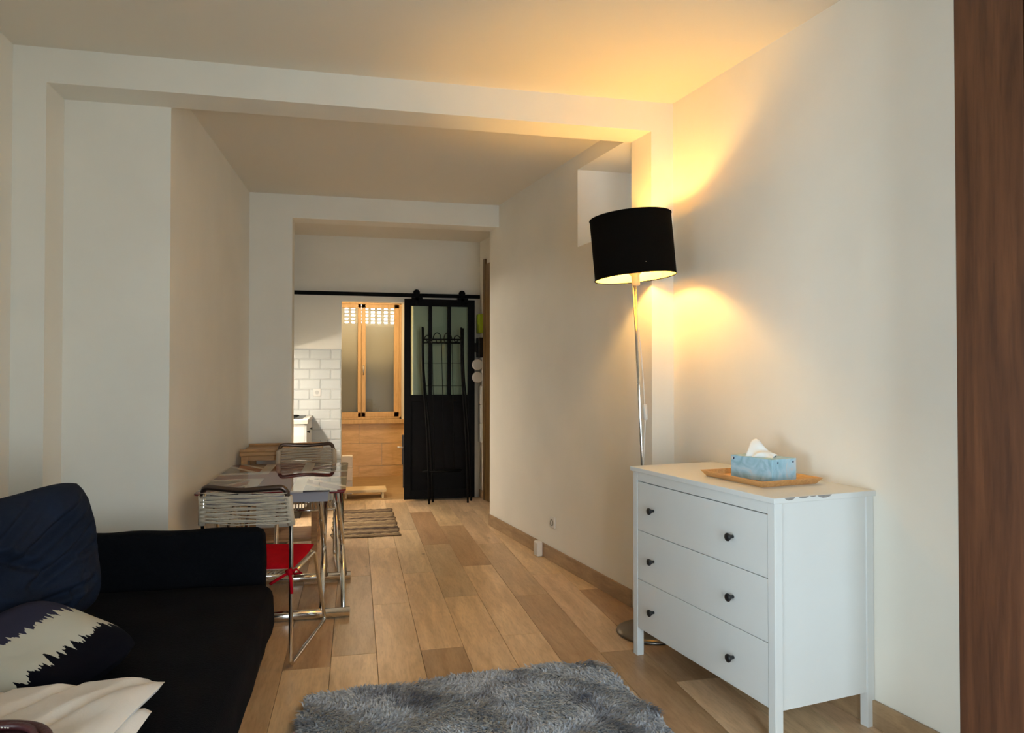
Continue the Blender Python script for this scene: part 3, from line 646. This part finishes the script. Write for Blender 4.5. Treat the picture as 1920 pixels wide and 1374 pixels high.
def pillow(w_, h_, t_, n=36, wr=.01, seed=0, sc=7, sag=0, rnd=.24, folds=()):
    b = MB()
    def sh_(a, c):
        e = max(0, (1-abs(a)**3.2))*max(0, (1-abs(c)**3.2))
        return e**.55
    for sgn in (1, -1):
        def fn(u, v, sgn=sgn):
            a, c = 2*u-1, 2*v-1
            if sgn < 0: a = -a
            pin = 1-.06*(1-c*c)*abs(a)**4; pin2 = 1-.06*(1-a*a)*abs(c)**4
            x, y = a*w_/2*pin*math.sqrt(1-rnd*c**4), c*h_/2*pin2*math.sqrt(1-rnd*a**4)
            z = sgn*t_/2*sh_(a, c)
            q = Vector((x*sc+seed, y*sc, z*2+seed))
            ridge = abs(noise.noise(q*.6))*2-.4
            z += (noise.noise(q)*wr+ridge*wr*.8)*sh_(a, c)*sgn
            for fx0, fy0, fx1, fy1, fd, fw_ in folds:
                px_, py_ = a-fx0, c-fy0; lx, ly = fx1-fx0, fy1-fy0; l2 = lx*lx+ly*ly
                tt_ = max(0, min(1, (px_*lx+py_*ly)/l2)); dd = math.hypot(px_-tt_*lx, py_-tt_*ly)
                z += sgn*sh_(a, c)*fd*math.sin(PI*min(1, max(.05, tt_)))**.5*(-math.exp(-(dd/fw_)**2)+.5*math.exp(-((dd-2*fw_)/fw_)**2))
            return (x, y-sag*a*a, z)
        b.grid(fn, n, n)
    return b
# big navy back cushion
pm_ = pillow(.72, .52, .21, 90, .03, 3.1, 6.5, folds=((.9, .8, -.3, .1, .022, .05), (.85, .3, -.2, -.25, .020, .045), (.2, .85, -.6, .35, .018, .05), (.7, -.5, -.4, -.45, .022, .05), (-.9, .6, .1, -.1, .02, .05), (.95, 0, .3, -.05, .016, .04), (.1, -.9, .5, -.3, .018, .05), (-.7, -.2, .3, -.75, .018, .05)))
o = pm_.build('back_cushion', M_NAVY, None, smooth=True)
tag(o, 'crumpled navy back cushion leaning at the far end of the sofa', 'cushion')
o.matrix_world = Matrix.Translation((-1.12, 2.71, .70)) @ ROT(math.radians(68), 4, 'Z') @ ROT(math.radians(82), 4, 'X') @ ROT(math.radians(3), 4, 'Z')
# patterned cushion, light and shade painted into its navy ground
def ikat():
    m = bpy.data.materials.new('ikat_print'); m.use_nodes = True; nt = m.node_tree; N = nt.nodes; L = nt.links; b = N['Principled BSDF']; b.inputs['Roughness'].default_value = .9; b.inputs['Specular IOR Level'].default_value = .12
    tc = N.new('ShaderNodeTexCoord'); sp_ = N.new('ShaderNodeSeparateXYZ'); L.new(tc.outputs['Object'], sp_.inputs[0])
    mp = N.new('ShaderNodeMapping'); mp.inputs['Scale'].default_value = (4, 60, 1); L.new(tc.outputs['Object'], mp.inputs[0])
    n = N.new('ShaderNodeTexNoise'); n.inputs['Scale'].default_value = 1; n.inputs['Detail'].default_value = 3; L.new(mp.outputs[0], n.inputs[0])
    su = N.new('ShaderNodeMath'); su.operation = 'MULTIPLY_ADD'; su.inputs[1].default_value = .16; L.new(n.outputs[0], su.inputs[0]); L.new(sp_.outputs['X'], su.inputs[2])
    r = N.new('ShaderNodeValToRGB'); r.color_ramp.interpolation = 'CONSTANT'; e = r.color_ramp.elements
    mr = N.new('ShaderNodeMapRange'); mr.inputs[1].default_value = -.25; mr.inputs[2].default_value = .40; L.new(su.outputs[0], mr.inputs[0])
    e[0].position = 0; e[0].color = srgb(54, 54, 74); e[1].position = .47; e[1].color = srgb(206, 202, 186)  # navy ground painted paler on the left, as if lit; cream band is print
    x = e.new(.69); x.color = srgb(9, 10, 20)  # same navy painted near-black for the shaded right side
    L.new(mr.outputs[0], r.inputs[0]); L.new(r.outputs[0], b.inputs['Base Color']); return m
o = pillow(.44, .44, .17, 36, .012, 1.7, 6).build('ikat_cushion', ikat(), None, smooth=True)
tag(o, 'navy cushion with a spiky cream band lying on the sofa', 'cushion')
o.matrix_world = Matrix.Translation((-.93, 2.36, .522)) @ ROT(math.radians(-24), 4, 'Z') @ ROT(math.radians(8), 4, 'X') @ ROT(math.radians(14), 4, 'Y')
# folded cream quilt, two layers
qt = thing('folded_quilt', 'cream cotton quilt folded double at the front of the sofa', 'quilt', (-.78, 1.86, .44), math.radians(-6))
def layer(z0, x1, y1, th, seed, tilt):
    b = MB()
    for sgn in (1, -1):
        def fn(u, v, sgn=sgn):
            uu = 1-u if sgn < 0 else u
            x = -.30+(x1+.30)*uu; y = -.40+(y1+.40)*v
            ed_ = min(1, min(uu*14, (1-uu)*14, v*14, (1-v)*14))**.5
            q = 0
            for c_ in (-.16, -.02, .12):      # quilting channels running across
                dd = abs((x*.8-y*.45)-c_); q += -.02*math.exp(-(dd/.014)**2)
            z = z0+(th/2*ed_+ (q*ed_ + .012*noise.noise(Vector((x*9+seed, y*9, seed)))*ed_ if sgn > 0 else 0))*sgn+tilt*(x+.3)+.01*math.sin(v*5+seed)
            return (x, y, z)
        b.grid(fn, 44, 44)
    return b
layer(.03, .262, .14, .05, 2.2, .03).build('lower_fold', M_CREAM, qt, smooth=True)
layer(.082, .272, .20, .06, 5.2, .05).build('upper_fold', M_CREAM, qt, smooth=True)
# burgundy leather bag, only its strap and rim reach into view
bg_ = thing('leather_bag', 'burgundy leather bag with rolled rim in the lower left corner', 'bag', (-.80, 1.60, .515), math.radians(10))
MB().lathe([(.13, .0), (.17, .02), (.175, .06), (.16, .085)], 40, Matrix.Diagonal((1.15, .75, 1, 1))).build('body', M_LEATHER, bg_, smooth=True)
MB().tube([(.185*math.cos(t), .122*math.sin(t), .088) for t in np.linspace(0, 2*PI, 49)[:-1]], .012, 10, closed=True).build('rolled_rim', M_LEATHER, bg_, smooth=True)
MB().tube([(.165*math.cos(t), .10*math.sin(t)-.005, .098+.004*math.sin(3*t)) for t in np.linspace(0, 2*PI, 49)[:-1]], .008, 8, closed=True).build('strap', M_LEATHER, bg_, smooth=True)
for k in range(26):
    t = PI*.25+k*.055; MB().tube([(.152*math.cos(t), .088*math.sin(t), .10), (.152*math.cos(t+.03), .088*math.sin(t+.03), .10)], .0015, 5).build('stitch', M_CREAM, bg_)

# ------------------------------------------------------------------ glass table with a flag print
tbx0, tbx1, tby0, tby1, tbz = -.845, -.05, 4.05, 5.34, .712
tcx, tcy = (tbx0+tbx1)/2, (tby0+tby1)/2
tab = thing('dining_table', 'glass dining table with a flag print and crossed chrome legs', 'table', (tcx, tcy, 0))
def flag():
    m = bpy.data.materials.new('printed_glass'); m.use_nodes = True; nt = m.node_tree; N = nt.nodes; L = nt.links; b = N['Principled BSDF']
    b.inputs['Roughness'].default_value = .03; b.inputs['IOR'].default_value = 1.5
    tc = N.new('ShaderNodeTexCoord'); sp_ = N.new('ShaderNodeSeparateXYZ'); L.new(tc.outputs['Object'], sp_.inputs[0])
    def mth(op, a, b_=None):
        n = N.new('ShaderNodeMath'); n.operation = op
        for i, q in enumerate((a, b_)):
            if q is None: continue
            if isinstance(q, (int, float)): n.inputs[i].default_value = q
            else: L.new(q, n.inputs[i])
        return n.outputs[0]
    X = mth('DIVIDE', sp_.outputs['X'], .3975); Y = mth('DIVIDE', sp_.outputs['Y'], .645)
    ax, ay = mth('ABSOLUTE', X), mth('ABSOLUTE', Y)
    dg = mth('ABSOLUTE', mth('SUBTRACT', ax, ay))
    white_d = mth('LESS_THAN', dg, .22); red_d = mth('LESS_THAN', mth('ABSOLUTE', mth('SUBTRACT', dg, .06)), .06)
    cw = mth('MAXIMUM', mth('LESS_THAN', ax, .42), mth('LESS_THAN', ay, .27)); cr = mth('MAXIMUM', mth('LESS_THAN', ax, .25), mth('LESS_THAN', ay, .16))
    last = None
    def mix(fac, a, col):
        n = N.new('ShaderNodeMix'); n.data_type = 'RGBA'; L.new(fac, n.inputs[0])
        if isinstance(a, tuple): n.inputs[6].default_value = a
        else: L.new(a, n.inputs[6])
        n.inputs[7].default_value = col; return n.outputs[2]
    red = srgb(112, 34, 36); wh = srgb(196, 188, 176)
    c = mix(white_d, srgb(70, 66, 70), wh); c = mix(red_d, c, red); c = mix(cw, c, wh); c = mix(cr, c, red)
    L.new(c, b.inputs['Base Color']); return m
MB().prism(rrect(-.3975, .3975, -.645, .645, .035), tbz, tbz+.009).build('glass_top', flag(), tab, bevel=.001)
box(-.36, .30, -.595, -.57, tbz-.062, tbz-.004).build('apron', M_GREYPAN, tab, bevel=.002)
box(-.36, .30, .57, .595, tbz-.062, tbz-.004).build('apron', M_GREYPAN, tab, bevel=.002)
LB_ = ((4.83-tcy, -.545), (4.09-tcy, .545))      # foot bar y, top y
for fy, ty in LB_:
    bar = MB().tube([(-.39, fy, .03), (.42, fy, .03)], .027, 16).build('foot_bar', M_CHROME, tab, smooth=True)
    bar.data.polygons.foreach_set('use_smooth', [len(p.vertices) == 4 for p in bar.data.polygons])
    for x, xt in ((.385, .345), (.265, .25), (-.355, -.32), (-.235, -.22)):
        MB().tube([(x, fy, .03), (xt, ty, tbz-.012)], .0145, 12).build('leg', M_CHROME, tab, smooth=True)
    for xt in (.345, .25, -.32, -.22): box(xt-.04, xt+.045, ty-.03, ty+.03, tbz-.022, tbz-.0005).build('connector', M_REDPL, tab, bevel=.006)

# ------------------------------------------------------------------ chairs with cord backs
def make_chair():
    c = thing('cord_chair', '', 'chair')
    hw = .205; r = .0105
    for s_ in (-1, 1):
        pts = [(s_*.185, -.035, .835), (s_*hw, .0, .66), (s_*hw, .0, .30), (s_*hw, 0, .012), (s_*(hw+.0), .62, .012), (s_*hw*.95, .44, .432), (s_*hw*.95, .02, .415)]
        MB().tube(fillet(pts, .035, 7), r, 10).build('side_frame', M_CHROME, c, smooth=True)
    top_ = [(-hw, .0, .66), (-.197, -.022, .79), (-.185, -.038, .842), (-.12, -.048, .838), (0, -.058, .828), (.12, -.048, .838), (.185, -.038, .842), (.197, -.022, .79), (hw, 0, .66)]
    MB().tube(fillet(top_, .03, 6), .0135, 10).build('top_tube', M_BRONZE, c, smooth=True)
    for y, z in ((.43, .428), (.03, .415)): MB().tube([(-hw*.95, y, z), (hw*.95, y, z)], .009, 8).build('seat_bar', M_CHROME, c, smooth=True)
    for k in range(15):                       # cords wound across the back
        z = .672+k*.0098
        for s_ in (-1, 1):
            y0 = -.004-(z-.66)*.16
            pts = []
            for i in range(13):
                t = i/12; x = -hw-.004+(2*hw+.008)*t
                xx = x*(1-.06*max(0, (z-.70)/.13))
                pts.append((xx, y0-.016*math.sin(PI*t)+s_*.0125*math.cos(PI*2*t)*(1 if k % 2 else -1), z+.0036*s_+.0022*math.sin(4*PI*t+k)))
            MB().tube(pts, .0031, 5).build('cord', M_CORD, c, smooth=True)
    for s_ in (-1, 1):                        # winding round the uprights
        b = MB()
        pts = [(s_*(hw+.002), -.003, .662), (s_*(hw-.004), -.012, .74), (s_*.199, -.023, .80)]
        b.tube(pts, .0175, 10); b.build('cord_winding', M_CORD, c, smooth=True)
    for k in range(18):                       # seat cords
        x = -.18+k*.36/17; MB().tube([(x, .03, .424), (x, .23, .414), (x, .43, .437)], .004, 5).build('cord', M_CORD, c)
    return c
chA = make_chair(); chA['group'] = 'cord-backed chairs at the glass table'
chB = copy_tree(chA)
chA['label'] = 'cord-backed chrome chair with a red cushion beside the sofa arm'
chB['label'] = 'cord-backed chrome chair on the far side of the glass table'
chA.location = (-.49, 3.478, 0); chA.rotation_euler = (0, 0, math.radians(-12))
chB.location = (-.355, 5.485, 0); chB.rotation_euler = (0, 0, math.radians(184))
# red seat cushion tied to the near chair
sc_ = thing('seat_cushion', 'red seat cushion tied to the near chair', 'cushion', (-.49, 3.478, .452), math.radians(-12))
def cush(u, v, top=True):
    a, c_ = 2*u-1, 2*v-1
    x = a*.20*(1-.03*c_); y = .235+c_*.205
    e = (max(0, 1-a**6)*max(0, 1-c_**6))**.5
    z = (.018*e if top else -.014*e)-.012*math.cos(a*1.4)*0+.018*max(0, c_)**2-.006*(1-a*a)
    return (x, y, z)
MB().grid(lambda u, v: cush(u, v), 22, 22).build('cover', M_RED, sc_, smooth=True)
MB().grid(lambda u, v: cush(1-u, v, False), 22, 22).build('underside', M_CREAM, sc_, smooth=True)
tie = MB()
tie.tube([(.195, .03, .0), (.222, -.012, -.004), (.205, -.018, -.006), (.186, -.01, -.004), (.195, .03, 0)], .006, 8)
tie.tube([(.206, -.02, -.004), (.24, -.03, .012), (.262, -.03, -.006), (.225, -.024, -.012)], .006, 8)
tie.tube([(.206, -.02, -.004), (.215, -.03, -.05), (.218, -.03, -.10)], .007, 8)
tie.tube([(.206, -.02, -.004), (.16, -.035, -.03), (.12, -.035, -.055)], .007, 8)
tie.tube([(.195, -.022, -.006), (.218, -.024, -.002)], .014, 8)
tie.build('tie', M_RED, sc_, smooth=True)

# ------------------------------------------------------------------ pine trolley behind the table
tv = thing('wooden_trolley', 'low open pine trolley between the table and the kitchen pier', 'trolley', (-.555, 5.815, 0))
X0, X1, Y0, Y1 = -.275, .275, -.235, .26
for x in (X0, X1-.045):
    for y in (Y0, Y1-.045): box(x, x+.045, y, y+.045, 0, .755).build('leg', M_PINE, tv, bevel=.002)
tt = box(X0-.01, X1+.02, Y0-.01, Y1, .755, .785).build('top_board', M_PINE, tv, bevel=.006)
for y0, y1 in ((Y0-.01, Y0+.01), (Y1-.02, Y1)): box(X0-.01, X1+.02, y0, y1, .785, .805).build('edge_rail', M_PINE, tt, bevel=.004)
for z in (.10, .44, .60):
    box(X0+.01, X1-.01, Y0+.01, Y1-.01, z, z+.018).build('shelf', M_PINE, tv, bevel=.002)
box(X0+.045, X1-.045, Y0+.005, Y0+.02, .72, .755).build('top_rail', M_PINE, tv)
MB().lathe([(.008, 0), (.010, .006), (.002, .008)], 12, Matrix.Translation((X0+.022, Y0, .67)) @ ROT(PI/2, 4, 'X')).build('bolt', M_BLKPL, tv)
MB().tube(fillet([(X1+.02, Y1-.06, .79), (X1+.045, Y1-.06, .80), (X1+.05, Y1-.06, .83)], .01), .006, 8).build('hook', M_PLASTIC, tv, smooth=True)
